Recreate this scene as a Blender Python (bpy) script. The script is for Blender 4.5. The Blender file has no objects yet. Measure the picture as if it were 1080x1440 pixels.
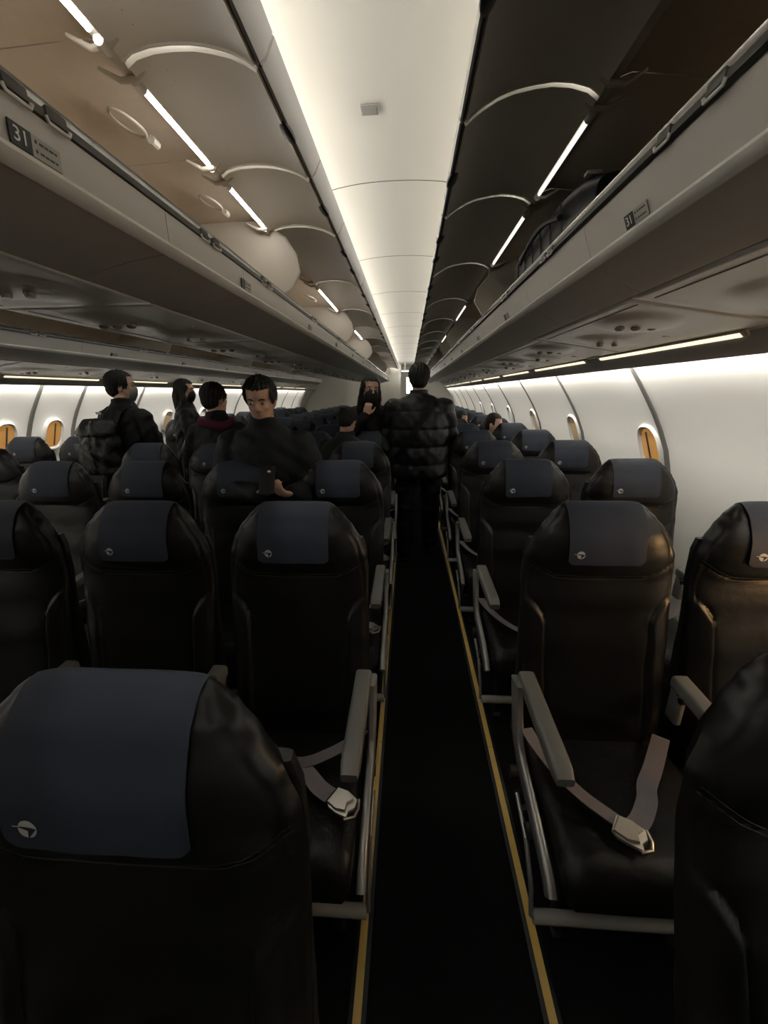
import bpy, bmesh, math, random
from mathutils import Vector, Matrix
from mathutils.bvhtree import BVHTree
random.seed(7)
S = bpy.context.scene
COL = S.collection
PI = math.pi

# ---------------------------------------------------------------- camera
CAMH = 1.5
pitch, yaw, roll = math.radians(17.15), math.radians(3.76), math.radians(-.82)
Fv = Vector((-math.sin(yaw)*math.cos(pitch), math.cos(yaw)*math.cos(pitch), -math.sin(pitch)))
Rv = Vector((math.cos(yaw), math.sin(yaw), 0)); Uv = Rv.cross(Fv)
R2 = Rv*math.cos(roll)+Uv*math.sin(roll); U2 = -Rv*math.sin(roll)+Uv*math.cos(roll)
cd = bpy.data.cameras.new('camera'); cam = bpy.data.objects.new('camera', cd); COL.objects.link(cam)
cam.matrix_world = Matrix(((R2.x, U2.x, -Fv.x, 0), (R2.y, U2.y, -Fv.y, 0), (R2.z, U2.z, -Fv.z, CAMH), (0, 0, 0, 1)))
cd.sensor_fit = 'VERTICAL'; cd.sensor_height = 36; cd.sensor_width = 27; cd.lens = 36*542.4/1440
cd.clip_start = .02; cd.clip_end = 100
S.camera = cam

# ---------------------------------------------------------------- world, exposure, long cove lights
w = bpy.data.worlds.new('world'); S.world = w; w.use_nodes = True
w.node_tree.nodes['Background'].inputs[0].default_value = (.02, .02, .025, 1)
w.node_tree.nodes['Background'].inputs[1].default_value = .3
S.view_settings.view_transform = 'Standard'; S.view_settings.look = 'None'
S.view_settings.exposure = 1.12; S.view_settings.gamma = 1.0; S.view_settings.use_curve_mapping = False

def area(name, loc, direction, sx, sy, power, col, spread=PI):
    l = bpy.data.lights.new(name, 'AREA'); l.shape = 'RECTANGLE'; l.size = sx; l.size_y = sy
    l.energy = power; l.color = col; l.spread = spread
    o = bpy.data.objects.new(name, l); COL.objects.link(o)
    d = Vector(direction).normalized(); z = -d; y = Vector((0, 1, 0)); y = (y - z*y.dot(z)).normalized(); x = y.cross(z)
    o.matrix_world = Matrix(((x.x, y.x, z.x, loc[0]), (x.y, y.y, z.y, loc[1]), (x.z, y.z, z.z, loc[2]), (0, 0, 0, 1)))
    return o
CX0 = -1.14
WH = (1, .985, .95); WARM = (1, .9, .74)
COVE = 20; WASH = 33
area('cove_light', (-.62, 6.3, 2.30), (.55, 0, .6), .04, 15, COVE*1.15, WH)
area('cove_light', (.55, 6.3, 2.33), (-.6, 0, .5), .04, 15, COVE*.75, WH)
area('cove_light', (-1.70, 6.3, 2.30), (-.55, 0, .6), .04, 15, COVE*.6, WH)
area('cove_light', (-2.85, 6.3, 2.33), (.6, 0, .5), .04, 15, COVE*.6, WH)
area('wall_wash_light', (1.226, 6.3, 1.668), (.70, 0, -.72), .018, 15, WASH, WH, 1.7)
area('wall_wash_light', (2*CX0-1.226, 6.3, 1.668), (-.70, 0, -.72), .018, 15, WASH*1.1, WH, 1.7)

# ---------------------------------------------------------------- materials
MATS = {}
def mat(name, col, rough=.5, metal=0, emit=0, ecol=None, noise=None, bump=None, spec=.5, coat=0):
    m = bpy.data.materials.new(name); m.use_nodes = True; nt = m.node_tree; b = nt.nodes['Principled BSDF']
    b.inputs['Base Color'].default_value = (*col, 1); b.inputs['Roughness'].default_value = rough
    b.inputs['Metallic'].default_value = metal; b.inputs['Specular IOR Level'].default_value = spec
    b.inputs['Coat Weight'].default_value = coat
    if emit:
        b.inputs['Emission Color'].default_value = (*(ecol or col), 1); b.inputs['Emission Strength'].default_value = emit
    tc = nt.nodes.new('ShaderNodeTexCoord')
    if noise:   # (scale, second colour, low, high)
        n = nt.nodes.new('ShaderNodeTexNoise'); n.inputs['Scale'].default_value = noise[0]; n.inputs['Detail'].default_value = 5
        nt.links.new(tc.outputs['Object'], n.inputs['Vector'])
        r = nt.nodes.new('ShaderNodeMapRange'); r.inputs[1].default_value = noise[2]; r.inputs[2].default_value = noise[3]
        nt.links.new(n.outputs['Fac'], r.inputs[0])
        mx = nt.nodes.new('ShaderNodeMix'); mx.data_type = 'RGBA'
        mx.inputs[6].default_value = (*col, 1); mx.inputs[7].default_value = (*noise[1], 1)
        nt.links.new(r.outputs[0], mx.inputs[0]); nt.links.new(mx.outputs[2], b.inputs['Base Color'])
    if bump:    # (scale, strength, distance)
        n = nt.nodes.new('ShaderNodeTexNoise'); n.inputs['Scale'].default_value = bump[0]; n.inputs['Detail'].default_value = 6
        nt.links.new(tc.outputs['Object'], n.inputs['Vector'])
        bp = nt.nodes.new('ShaderNodeBump'); bp.inputs['Strength'].default_value = bump[1]; bp.inputs['Distance'].default_value = bump[2]
        nt.links.new(n.outputs['Fac'], bp.inputs['Height']); nt.links.new(bp.outputs[0], b.inputs['Normal'])
    MATS[name] = m; return m
M = MATS
mat('leather', (.006, .0058, .0055), .36, noise=(5, (.010, .009, .008), .4, .7), bump=(14, .22, .012), spec=.45)
mat('leather_seat', (.006, .0058, .0055), .40, bump=(20, .35, .014), spec=.35)
mat('stitch', (.022, .022, .021), .5)
mat('cover_cloth', (.038, .046, .070), .62, bump=(300, .1, .001), spec=.35)
mat('logo_white', (.62, .62, .6), .5)
mat('logo_dark', (.02, .022, .03), .6)
mat('arm_grey', (.17, .17, .16), .38)
mat('side_silver', (.42, .42, .40), .33, metal=.55)
mat('steel', (.62, .61, .57), .35, metal=.35)
mat('buckle', (.62, .59, .52), .3, metal=.75)
mat('belt', (.20, .18, .19), .75, bump=(400, .15, .001))
mat('black_plastic', (.014, .014, .015), .42)
mat('shell', (.010, .010, .0105), .45)
mat('carpet', (.007, .007, .0075), .95, noise=(260, (.013, .013, .014), .35, .75), bump=(500, .5, .002), spec=.1)
mat('strip_yellow', (.98, .66, .18), .35, noise=(3, (.90, .62, .26), .45, .7))
mat('strip_edge', (.012, .013, .014), .4)
mat('bin_grey', (.46, .44, .405), .36, spec=.4)
mat('bin_door', (.72, .68, .60), .42, spec=.4)
mat('bin_inner', (.48, .40, .305), .55, noise=(40, (.45, .375, .285), .3, .7))
mat('bin_divider', (.50, .46, .385), .5)
mat('rim_white', (.70, .68, .63), .3)
mat('bin_metal', (.55, .54, .51), .22, metal=.85)
mat('hinge', (.50, .46, .39), .45)
mat('hinge_dark', (.05, .045, .04), .45)
mat('psu', (.54, .52, .475), .3)
mat('psu_dark', (.24, .225, .205), .25)
mat('ceiling', (.80, .78, .72), .5, spec=.2)
mat('seam', (.16, .15, .14), .6)
mat('wall', (.72, .69, .62), .45, spec=.3)
mat('rib', (.13, .12, .105), .7)
mat('shade', (.70, .68, .62), .5)
mat('pane_orange', (.24, .12, .035), .3, emit=.22, ecol=(.62, .30, .08), spec=.6)
mat('pane_dim', (.30, .22, .14), .3, emit=.07, ecol=(.7, .45, .2))
mat('strip_light', (1, 1, 1), .5, emit=11, ecol=(1, .98, .95))
mat('strip_dim', (.9, .88, .82), .5, emit=.7, ecol=(1, .97, .9))
mat('valance_light', (.9, .8, .62), .5, emit=.62, ecol=(1, .84, .60))
mat('glow_white', (1, 1, 1), .5, emit=3, ecol=(1, 1, .97))
mat('placard_black', (.012, .012, .013), .4)
mat('placard_white', (.66, .66, .64), .5)
mat('placard_grey', (.34, .325, .30), .5)
mat('skin', (.74, .47, .34), .5, noise=(12, (.70, .42, .30), .35, .7))
mat('hair', (.006, .005, .0045), .5, bump=(90, .8, .01))
mat('coat_black', (.006, .006, .007), .6, bump=(30, .35, .012), spec=.3)
mat('puffer', (.009, .0095, .012), .42, bump=(22, .5, .012), spec=.45)
mat('coat_navy', (.012, .014, .018), .6, bump=(25, .35, .012), spec=.3)
mat('trousers', (.009, .0095, .011), .75, bump=(14, .6, .03), spec=.2)
mat('shoe', (.012, .012, .012), .5)
mat('mask_black', (.012, .012, .013), .7)
mat('mask_grey', (.25, .25, .24), .75)
mat('eye', (.03, .02, .015), .2)
mat('eye_white', (.6, .57, .53), .3)
mat('bag_nylon', (.012, .012, .0125), .38, noise=(10, (.022, .022, .022), .4, .7), bump=(13, .9, .03))
mat('bag_panel', (.11, .11, .105), .5, noise=(22, (.03, .03, .03), .42, .58), bump=(40, .6, .02))
mat('suitcase', (.012, .012, .013), .4, bump=(60, .2, .005))
mat('maroon', (.10, .012, .03), .8)
mat('beige', (.55, .42, .25), .7)
mat('silver', (.6, .6, .6), .25, metal=.8)

# ---------------------------------------------------------------- mesh helpers
class MB:
    def __init__(s): s.v = []; s.f = []; s.m = []; s.cur = 0
    def add(s, vs, fs):
        o = len(s.v); s.v += [tuple(p) for p in vs]; s.f += [tuple(i+o for i in f) for f in fs]; s.m += [s.cur]*len(fs); return s
    def box(s, c, d, rot=None, bev=0):
        bm = bmesh.new(); bmesh.ops.create_cube(bm, size=1)
        for v in bm.verts: v.co = Vector((v.co.x*d[0], v.co.y*d[1], v.co.z*d[2]))
        if bev: bmesh.ops.bevel(bm, geom=bm.edges[:], offset=bev, segments=2, affect='EDGES', profile=.5)
        bm.verts.index_update()
        vs = [((rot @ v.co) if rot else v.co) + Vector(c) for v in bm.verts]
        fs = [[v.index for v in f.verts] for f in bm.faces]; bm.free(); return s.add(vs, fs)
    def loft(s, rings, cap=True, closed=True):
        n = len(rings[0]); vs = [p for r in rings for p in r]; fs = []
        for i in range(len(rings)-1):
            for j in range(n if closed else n-1):
                k = (j+1) % n; fs.append((i*n+j, i*n+k, (i+1)*n+k, (i+1)*n+j))
        if cap and closed: fs.append(tuple(range(n-1, -1, -1))); fs.append(tuple((len(rings)-1)*n+j for j in range(n)))
        return s.add(vs, fs)
    def tube(s, pts, r, n=10, cap=True, flat=None):
        pts = [Vector(p) for p in pts]; rs = r if isinstance(r, (list, tuple)) else [r]*len(pts)
        rings = []; prev = None
        for i, p in enumerate(pts):
            t = (pts[min(i+1, len(pts)-1)]-pts[max(i-1, 0)]).normalized()
            if prev is None:
                a = Vector((0, 0, 1)) if abs(t.z) < .9 else Vector((1, 0, 0)); u = (a - t*a.dot(t)).normalized()
            else: u = (prev - t*prev.dot(t)).normalized()
            prev = u; v = t.cross(u); e = flat or (1, 1)
            rings.append([p+u*math.cos(2*PI*k/n)*rs[i]*e[0]+v*math.sin(2*PI*k/n)*rs[i]*e[1] for k in range(n)])
        return s.loft(rings, cap)
    def prism(s, poly, y0, y1):   # polygon of (x, z) extruded along y
        n = len(poly); vs = [(x, y0, z) for x, z in poly]+[(x, y1, z) for x, z in poly]
        fs = [(i, (i+1) % n, (i+1) % n+n, i+n) for i in range(n)]+[tuple(range(n-1, -1, -1)), tuple(range(n, 2*n))]
        return s.add(vs, fs)
    def sheet(s, line, y0, y1, th, side=1):   # thick curved sheet following (x, z) polyline
        pts = [Vector(p) for p in line]; off = []
        for i, p in enumerate(pts):
            t = (pts[min(i+1, len(pts)-1)]-pts[max(i-1, 0)]).normalized(); off.append(p+Vector((-t.y, t.x))*th*side)
        return s.prism([tuple(p) for p in pts]+[tuple(p) for p in reversed(off)], y0, y1)
    def sphere(s, c, r, nu=16, nv=10, rot=None):
        rr = r if isinstance(r, (list, tuple)) else (r, r, r); vs = [Vector((0, 0, rr[2]))]; fs = []
        for i in range(1, nv):
            a = PI*i/nv
            for j in range(nu): b = 2*PI*j/nu; vs.append(Vector((rr[0]*math.sin(a)*math.cos(b), rr[1]*math.sin(a)*math.sin(b), rr[2]*math.cos(a))))
        vs.append(Vector((0, 0, -rr[2]))); L = len(vs)-1
        for j in range(nu):
            k = (j+1) % nu; fs.append((0, 1+j, 1+k)); fs.append((L, L-nu+k, L-nu+j))
            for i in range(nv-2): fs.append((1+i*nu+j, 1+(i+1)*nu+j, 1+(i+1)*nu+k, 1+i*nu+k))
        if rot: vs = [rot @ v for v in vs]
        return s.add([v+Vector(c) for v in vs], fs)
    def ribbon(s, pts, wd, th, up=(0, 0, 1)):
        pts = [Vector(p) for p in pts]; up = Vector(up); rings = []
        for i, p in enumerate(pts):
            t = (pts[min(i+1, len(pts)-1)]-pts[max(i-1, 0)]).normalized(); sd = t.cross(up).normalized(); nn = sd.cross(t)
            rings.append([p+sd*wd/2+nn*th/2, p-sd*wd/2+nn*th/2, p-sd*wd/2-nn*th/2, p+sd*wd/2-nn*th/2])
        return s.loft(rings)
    def mesh(s, name, mats, smooth=True, fix=True):
        me = bpy.data.meshes.new(name); me.from_pydata(s.v, [], s.f)
        for m in (mats if isinstance(mats, (list, tuple)) else [mats]): me.materials.append(M[m] if isinstance(m, str) else m)
        for p, i in zip(me.polygons, s.m): p.material_index = i
        if fix:
            bm = bmesh.new(); bm.from_mesh(me); bmesh.ops.recalc_face_normals(bm, faces=bm.faces); bm.to_mesh(me); bm.free()
        if smooth:
            me.polygons.foreach_set('use_smooth', [True]*len(me.polygons)); me.set_sharp_from_angle(angle=math.radians(38))
        me.update(); return me
    def build(s, name, mats, parent=None, smooth=True, loc=None):
        return ob(name, s.mesh(name, mats, smooth), parent, loc)

def ob(name, data, parent=None, loc=None):
    o = bpy.data.objects.new(name, data); COL.objects.link(o)
    if parent: o.parent = parent
    if loc: o.location = loc
    return o
def tag(o, label, cat, group=None, kind=None):
    o['label'] = label; o['category'] = cat
    if group: o['group'] = group
    if kind: o['kind'] = kind
    return o
def struct(o): o['kind'] = 'structure'; return o
def empty(name, loc=(0, 0, 0), rz=0):
    o = bpy.data.objects.new(name, None); COL.objects.link(o); o.location = loc; o.rotation_euler = (0, 0, rz); o.empty_display_size = .1; return o
def copy_tree(o, parent=None):
    c = o.copy(); COL.objects.link(c)
    if parent: c.parent = parent
    for ch in list(o.children): copy_tree(ch, c)
    return c
def interp(tab, z):
    if z <= tab[0][0]: return tab[0][1]
    for (a, b), (c, d) in zip(tab, tab[1:]):
        if z <= c: t = (z-a)/(c-a); t = t*t*(3-2*t)*.5+t*.5; return b+(d-b)*t
    return tab[-1][1]

# ================================================================ SETTING
YB, YE = -1.6, 15.0
CX = -1.14                       # centre plane of the cabin
WALLP = [(1.20, 1.735), (1.255, 1.67), (1.305, 1.60), (1.348, 1.54), (1.402, 1.46), (1.465, 1.36), (1.52, 1.26), (1.575, 1.14), (1.615, 1.0), (1.645, .85), (1.66, .7), (1.665, .5), (1.65, .25), (1.60, 0)]
mb = MB(); mb.box(((1.7+2*CX-1.7)/2, (YB+YE)/2, -.03), (3.9+1.7, YE-YB, .06)); fl = struct(mb.build('floor', 'carpet'))
def mirx(x, s): return x if s > 0 else 2*CX-x
for s, nm, ribs in ((1, 'wall_right', [-1.12, .08, 1.28]+[2.48+1.2*i for i in range(11)]), (-1, 'wall_left', [1.1, 2.2, 3.23, 3.76, 4.3]+[5.3+1.1*i for i in range(9)])):
    pts = [(mirx(x, s), z) for x, z in WALLP]
    mb = MB()
    # panels with a shallow pillow shape between ribs so the light breaks at each joint
    edges = sorted([YB]+ribs+[YE])
    for y0, y1 in zip(edges, edges[1:]):
        N = 10; rings = []
        for k in range(N+1):
            t = k/N; y = y0+(y1-y0)*t; bulge = .030*(1-(2*t-1)**2)
            inner = [(x+s*bulge*.9*max(.1, min(1, (1.63-z)/.25)), y, z) for x, z in pts]
            rings.append(inner+[(x+s*.04, y_, z) for x, y_, z in reversed(inner)])
        mb.loft(rings)
    o = struct(mb.build(nm, 'wall'))
    mb = MB()
    for r in ribs:
        line = [(x-s*.002, z) for x, z in pts]
        rings = [[(x+s*o1, r+dy, z) for x, z in line] for dy, o1 in ((-.034, .010), (-.024, -.004), (.010, -.004), (.018, .010))]
        mb.loft(rings, cap=False, closed=False)
    struct(mb.build('trim_'+('1' if s > 0 else '2'), 'rib'))
    # windows
    wy = ([1.41]+[2.62+1.2*i for i in range(6)]) if s > 0 else [3.5, 4.03, 5.0, 6.1, 7.2]
    for i, y in enumerate(wy):
        root = empty('window_%d' % (i+1+(10 if s < 0 else 0))); struct(root)
        zc = 1.12; a, b = .095, .145; x0 = 1.572; sl = math.atan2(.093, .26)
        def P(u, v, d): return (mirx(x0-v*math.sin(sl)*1.0-d*math.cos(sl), s), y+u, zc+v*math.cos(sl)-d*math.sin(sl))
        n = 40
        def ell(k, sc): 
            c, q = math.cos(2*PI*k/n), math.sin(2*PI*k/n); e = .72
            return (a*sc*math.copysign(abs(c)**e, c), b*sc*math.copysign(abs(q)**e, q))
        f = MB(); rings = []
        for sc, d in ((1.22, -.045), (1.2, .006), (1.12, .014), (1.04, .008), (1.0, -.03), (.98, -.012)):
            rings.append([P(*ell(k, sc), d) for k in range(n)])
        f.loft(rings, cap=False); f.build('window_frame', 'rim_white', root)
        # open window: outside pane low, white shade in the upper half of some
        g = MB(); g.add([P(*ell(k, .99), -.006) for k in range(n)], [tuple(range(n))])
        op = (s > 0 and i <= 1) or (s < 0 and i <= 1)
        g.build('pane', 'pane_orange' if op else 'shade' if i > 3 else 'pane_dim', root)
        if op:
            g = MB(); g.box(P(.012, 0, .002), (.004, .014, b*1.7), Matrix.Rotation(-s*sl, 3, 'Y')); g.build('blind_guide', 'hinge_dark', root)
# warm lamp light coming in through the right window nearest the camera
area('window_glow', (1.50, .75, 1.05), (-1, .55, -.35), .2, .26, 1.1, (1, .55, .2))

# ceiling: shallow vault over each aisle and the hidden centre
for xc, nm in ((-.07, 'ceiling'), (2*CX+.07, 'ceiling_left')):
    mb = MB(); rings = []
    for k in range(25):
        t = k/24*2-1; x = xc+t*.66; z = 2.47-.13*abs(t)**2.4
        rings.append([(x, YB, z), (x, YE, z), (x, YE, z+.03), (x, YB, z+.03)])
    mb.loft(rings); struct(mb.build('ceiling', 'ceiling'))
    mb = MB()
    for y in [-.9+1.06*i for i in range(15)]:
        rings = []
        for k in range(25):
            t = k/24*2-1; x = xc+t*.655; z = 2.47-.13*abs(t)**2.4-.0012; yy = y-.05*(1-t*t)
            rings.append([(x, yy-.002, z), (x, yy+.002, z), (x, yy+.002, z+.002), (x, yy-.002, z+.002)])
        mb.loft(rings)
    struct(mb.build('trim_ceiling', 'seam'))
for (x0, x1) in ((.58, 1.75), (CX-.55, CX+.55), (2*CX-1.75, 2*CX-.58)):
    mb = MB(); mb.box(((x0+x1)/2, (YB+YE)/2, 2.46), (x1-x0, YE-YB, .05)); struct(mb.build('ceiling_upper', 'ceiling'))
mb = MB(); mb.box((CX, YE+.03, 1.22), (5.7, .06, 2.6)); struct(mb.build('wall_back', 'wall'))
mb = MB(); mb.box((CX, YB-.03, 1.22), (5.7, .06, 2.6)); struct(mb.build('wall_reflector', 'bin_grey'))  # unseen wall behind the camera, added to enclose and reflect the light
for s in (1, -1):    # tail partitions either side of the aisle end
    mb = MB()
    if s > 0: mb.box((1.05, 14.2, 1.2), (1.3, .06, 2.4))
    else: mb.box((-1.14, 13.4, 1.2), (1.75, .06, 2.4))
    struct(mb.build('wall_tail_right' if s > 0 else 'wall_tail_centre', 'wall'))
r = empty('door_1', (.0, 14.96, 0)); struct(r)
mb = MB(); mb.box((0, 0, 1.0), (.55, .03, 1.9)); mb.build('door_leaf', 'rim_white', r)
mb = MB(); mb.box((.2, -.03, 1.0), (.04, .03, .14)); mb.build('door_handle', 'steel', r)
r = empty('ceiling_light', (-.12, 13.2, 2.18)); tag(r, 'small bright white ceiling lamp at the far tail end of the aisle', 'light')
mb = MB(); mb.box((0, 0, 0), (.26, .36, .03), bev=.01); mb.build('frame', 'rim_white', r)
mb = MB(); mb.box((0, 0, -.02), (.22, .32, .012), bev=.004); mb.build('diffuser', 'glow_white', r)
mb = MB(); mb.tube([(0, 0, .01), (0, 0, .27)], .012); mb.build('hanger', 'rim_white', r)
r = empty('wall_lamp', (.03, 14.9, 1.75)); tag(r, 'tall glowing white lamp panel on the tail wall beside the man’s head', 'light')
mb = MB(); mb.box((0, 0, 0), (.30, .05, .62), bev=.015); mb.build('housing', 'rim_white', r)
mb = MB(); mb.box((0, -.03, 0), (.24, .012, .54), bev=.005); mb.build('diffuser', 'glow_white', r)

# floor path strips
for x, nm, lab in ((-.122, 0, 'yellow floor path strip along the left edge of the dark aisle'), (.365, 0, 'yellow floor path strip along the right edge of the dark aisle')):
    r = empty('floor_path_strip', (x, 0, 0)); tag(r, lab, 'floor strip', 'yellow path strips either side of the aisle')
    mb = MB(); mb.box((0, (YB+14)/2, .003), (.046, 14-YB, .006), bev=.002); mb.build('edge_rail', 'strip_edge', r)
    mb = MB()
    y = YB
    while y < 14: mb.box((0, y+.49, .0045), (.021, .978, .007)); y += .98
    mb.build('yellow_insert', 'strip_yellow', r)
# small sensor plate on the ceiling
r = empty('ceiling_sensor', (-.145, 1.73, 2.468)); tag(r, 'small grey square plate on the bright ceiling over the aisle', 'ceiling plate')
mb = MB(); mb.box((0, 0, -.003), (.062, .052, .006), bev=.002); mb.build('plate', 'placard_grey', r)
mb = MB(); mb.box((0, 0, -.007), (.05, .04, .003)); mb.build('grille', 'placard_grey', r)
# ================================================================ OVERHEAD BINS
ZB = 1.77
def text_mesh(txt, size, mname):
    c = bpy.data.curves.new('txt', 'FONT'); c.body = txt; c.size = size; c.extrude = .0004; c.align_x = 'CENTER'; c.align_y = 'CENTER'
    t = bpy.data.objects.new('txt', c); COL.objects.link(t); bpy.context.view_layer.update()
    me = bpy.data.meshes.new_from_object(t.evaluated_get(bpy.context.evaluated_depsgraph_get()))
    bpy.data.objects.remove(t); me.materials.clear(); me.materials.append(M[mname]); return me
T31 = text_mesh('31', .027, 'placard_white')
RS = dict(lip=(0, 1.85), ledge=(-.046, 1.97), seam=(.155, 1.775), back=.50,
          door=[(-.03, 2.252), (-.06, 2.272), (-.108, 2.285), (-.16, 2.290), (-.206, 2.287), (-.26, 2.279), (-.304, 2.266), (-.345, 2.246), (-.373, 2.228), (-.392, 2.212)], div=-.10)
LS = dict(lip=(0, 1.85), ledge=(-.007, 1.955), seam=(.262, 1.80), back=.515,
          door=[(.041, 2.228), (.015, 2.243), (-.03, 2.252), (-.08, 2.254), (-.125, 2.252), (-.165, 2.246), (-.21, 2.235), (-.245, 2.221), (-.27, 2.206)], div=-.085)
cache = {}
def bin_unit(P, s, xlip, y0, y1, label, lights, divider, group, plate=None, door_open=True, catches=(.62,)):
    L = y1-y0; root = empty('overhead_bin', (xlip, y0, ZB)); tag(root, label, 'overhead bin', group)
    X = lambda a: s*a
    pl = lambda pts: [(X(a), z-ZB) for a, z in pts]
    la, lz = P['ledge']; sa, sz = P['seam']; bk = P['back']; hz = P['door'][0][1]; ha = P['door'][0][0]
    key = (id(P), s, round(L, 3), lights, divider, door_open)
    if key not in cache:
        D = {}; g = .004
        mb = MB(); mb.prism(pl([(la, lz), (la+.35*(-la)-.001, lz-.042), (-.006, 1.868), (-.004, 1.858), (.004, 1.847), (.016, 1.842), (sa*.45, 1.842-(1.842-sz)*.36), (sa*.8, sz+(1.842-sz)*.12), (sa, sz), (sa+.003, sz+.045), (bk, sz+.085), (bk+.01, 1.93), (.02, 1.93), (la+.02, lz-.004)]), g*.3, L-g*.3)
        D['shelf'] = mb.mesh('shelf', 'bin_grey')
        mb = MB(); mb.prism(pl([(-.009, 1.866), (-.012, 1.858), (-.004, 1.846), (.008, 1.840), (.010, 1.846), (.0, 1.852), (-.004, 1.862)]), 0, L)
        D['lip_highlight'] = mb.mesh('lip_highlight', 'rim_white')  # paler strip paints in the cove light caught by the rounded lip
        mb = MB(); t = .58; fa = la*(1-t); fz = lz+(1.866-lz)*t; mb.prism(pl([(fa-.0012, fz+.002), (fa-.0012, fz-.002), (fa+.004, fz-.002), (fa+.004, fz+.002)]), 0, L)
        D['face_seam'] = mb.mesh('face_seam', 'seam')
        mb = MB(); mb.sheet(pl([(.01, 1.936), (bk-.10, 1.937), (bk-.03, 1.95), (bk, 2.0), (bk-.01, 2.12), (bk-.06, 2.20), (bk-.16, 2.255), (ha+.07, hz+.035), (ha+.02, hz+.02)]), .002, L-.002, .006, -s)
        D['liner'] = mb.mesh('liner', 'bin_inner')
        mb = MB(); mb.prism(pl([(la-.004, lz), (la-.006, lz+.008), (la+.002, lz+.014), (la+.016, lz+.012), (la+.020, lz-.004), (la+.012, lz-.02)]), 0, L)
        D['rail'] = mb.mesh('rail', 'bin_metal')
        mb = MB(); mb.prism(pl([(la-.003, lz-.004), (la-.004, lz-.018), (la+.004, lz-.022), (la+.004, lz-.004)]), 0, L)
        D['rail_shadow_gap'] = mb.mesh('rail_gap_shade', 'hinge_dark')  # solid dark strip painted in for the shade under the rail
        mb = MB(); mb.prism(pl([(ha-.006, hz-.004), (ha+.02, hz-.004), (ha+.02, hz+.03), (ha-.006, hz+.02)]), 0, L)
        D['hinge_rail'] = mb.mesh('hinge_rail', 'hinge')
        if lights:
            mb = MB(); mb.tube([(X(ha+.004), .13*min(1, L), hz-.012-ZB), (X(ha+.004), L-.05-.04*L, hz-.012-ZB)], .0065, 10); D['light_strip'] = mb.mesh('light_strip', 'strip_dim' if lights == 'dim' else 'strip_light')
            for qi, yy in enumerate((.10*min(1, L), L-.025-.04*L)):
                mb = MB(); mb.tube([(X(ha+.004), yy, hz-.012-ZB), (X(ha+.004), yy+.03, hz-.012-ZB)], .012, 12); D['lamp_socket%d' % qi] = mb.mesh('lamp_socket', 'rim_white')
        # door (open, arched over the aisle)
        mb = MB(); dl = P['door']; mb.sheet(pl(dl), .010, L-.010, .014, s); D['door'] = mb.mesh('door', 'bin_door')
        for nm, ya, yb in (('end_rim', .008, .0105), ('end_rim_2', L-.0105, L-.008)):
            mb = MB(); mb.sheet(pl([(a, z-.003) for a, z in dl]), ya, yb, .016, s); D[nm] = mb.mesh('end_rim', 'rim_white')
        ea, ez = dl[-1]
        mb = MB(); mb.prism(pl([(ea+.010, ez+.004), (ea-.004, ez-.006), (ea-.010, ez+.002), (ea-.010, ez+.014), (ea+.006, ez+.022)]) if P is RS else pl([(ea+.012, ez+.002), (ea-.006, ez-.010), (ea-.020, ez+.004), (ea-.040, ez+.040), (ea-.030, ez+.052), (ea-.004, ez+.024)]), .006, L-.006); D['edge_trim'] = mb.mesh('edge_trim', 'bin_grey')
        mb = MB(); mb.prism(pl([(ea+.012, ez+.001), (ea-.003, ez-.013), (ea-.008, ez-.010), (ea+.002, ez+.004)]), .006, L-.006); D['edge_seal'] = mb.mesh('edge_seal', 'hinge_dark')
        rot = Matrix.Rotation(-s*.7, 3, 'Y')
        for qi, yy in enumerate((L*.5,) if L < .7 else (L*.28, L*.62)):
            mb = MB(); mb.sphere((X(ea+.004), yy, ez-.008-ZB), (.024, .05, .012), 16, 8, rot)
            D['latch%d' % qi] = mb.mesh('latch', 'black_plastic')
        # hinge plates with screws
        for qi, yy in enumerate((.075, L-.075)):
            mb = MB()
            for dd in (0.052,):
                mb.cur = 0
                if dd > 0: c = (X(ha-dd), yy, hz+(.0215 if P is RS else .0145)-ZB); rot = Matrix.Rotation(.27 if s > 0 else -.12, 3, 'Y')
                if dd > 0:
                    mb.box(c, (.056, .050, .006), rot, bev=.002); mb.cur = 1
                    for u in (-.018, .018):
                        for v in (-.016, .016):
                            p = Vector(c)+rot @ Vector((u, v, -.005)); mb.sphere(p, (.0055, .0055, .002), 8, 4)
            D['hinge_plate%d' % qi] = mb.mesh('hinge_plate', ['hinge', 'hinge_dark'])
        for qi, yy in enumerate((.045, L-.045)):
            mb = MB(); mb.tube([(X(ha-.025), yy, hz+.004-ZB), (X(ha-.002), yy, hz-.012-ZB), (X(ha+.035), yy, hz-.014-ZB), (X(ha+.085), yy, hz+.012-ZB)], [.006, .008, .007, .004], 10)
            D['hinge_arm%d' % qi] = mb.mesh('hinge_arm', 'hinge')
        # oval ring mark on the liner roof
        mb = MB()
        ring = [(X(ha+.15)+.035*math.cos(q*PI/12), .5*L+.06*math.sin(q*PI/12), hz+.012-ZB-.25*.035*(math.cos(q*PI/12))) for q in range(25)]
        mb.tube(ring, .004, 6); mb.tube([(ring[3][0], ring[3][1]+.02, ring[3][2]), (ring[3][0], ring[3][1]+.05, ring[3][2])], .012, 8)
        D['pull_ring'] = mb.mesh('pull_ring', 'hinge')
        qi = 0
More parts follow.
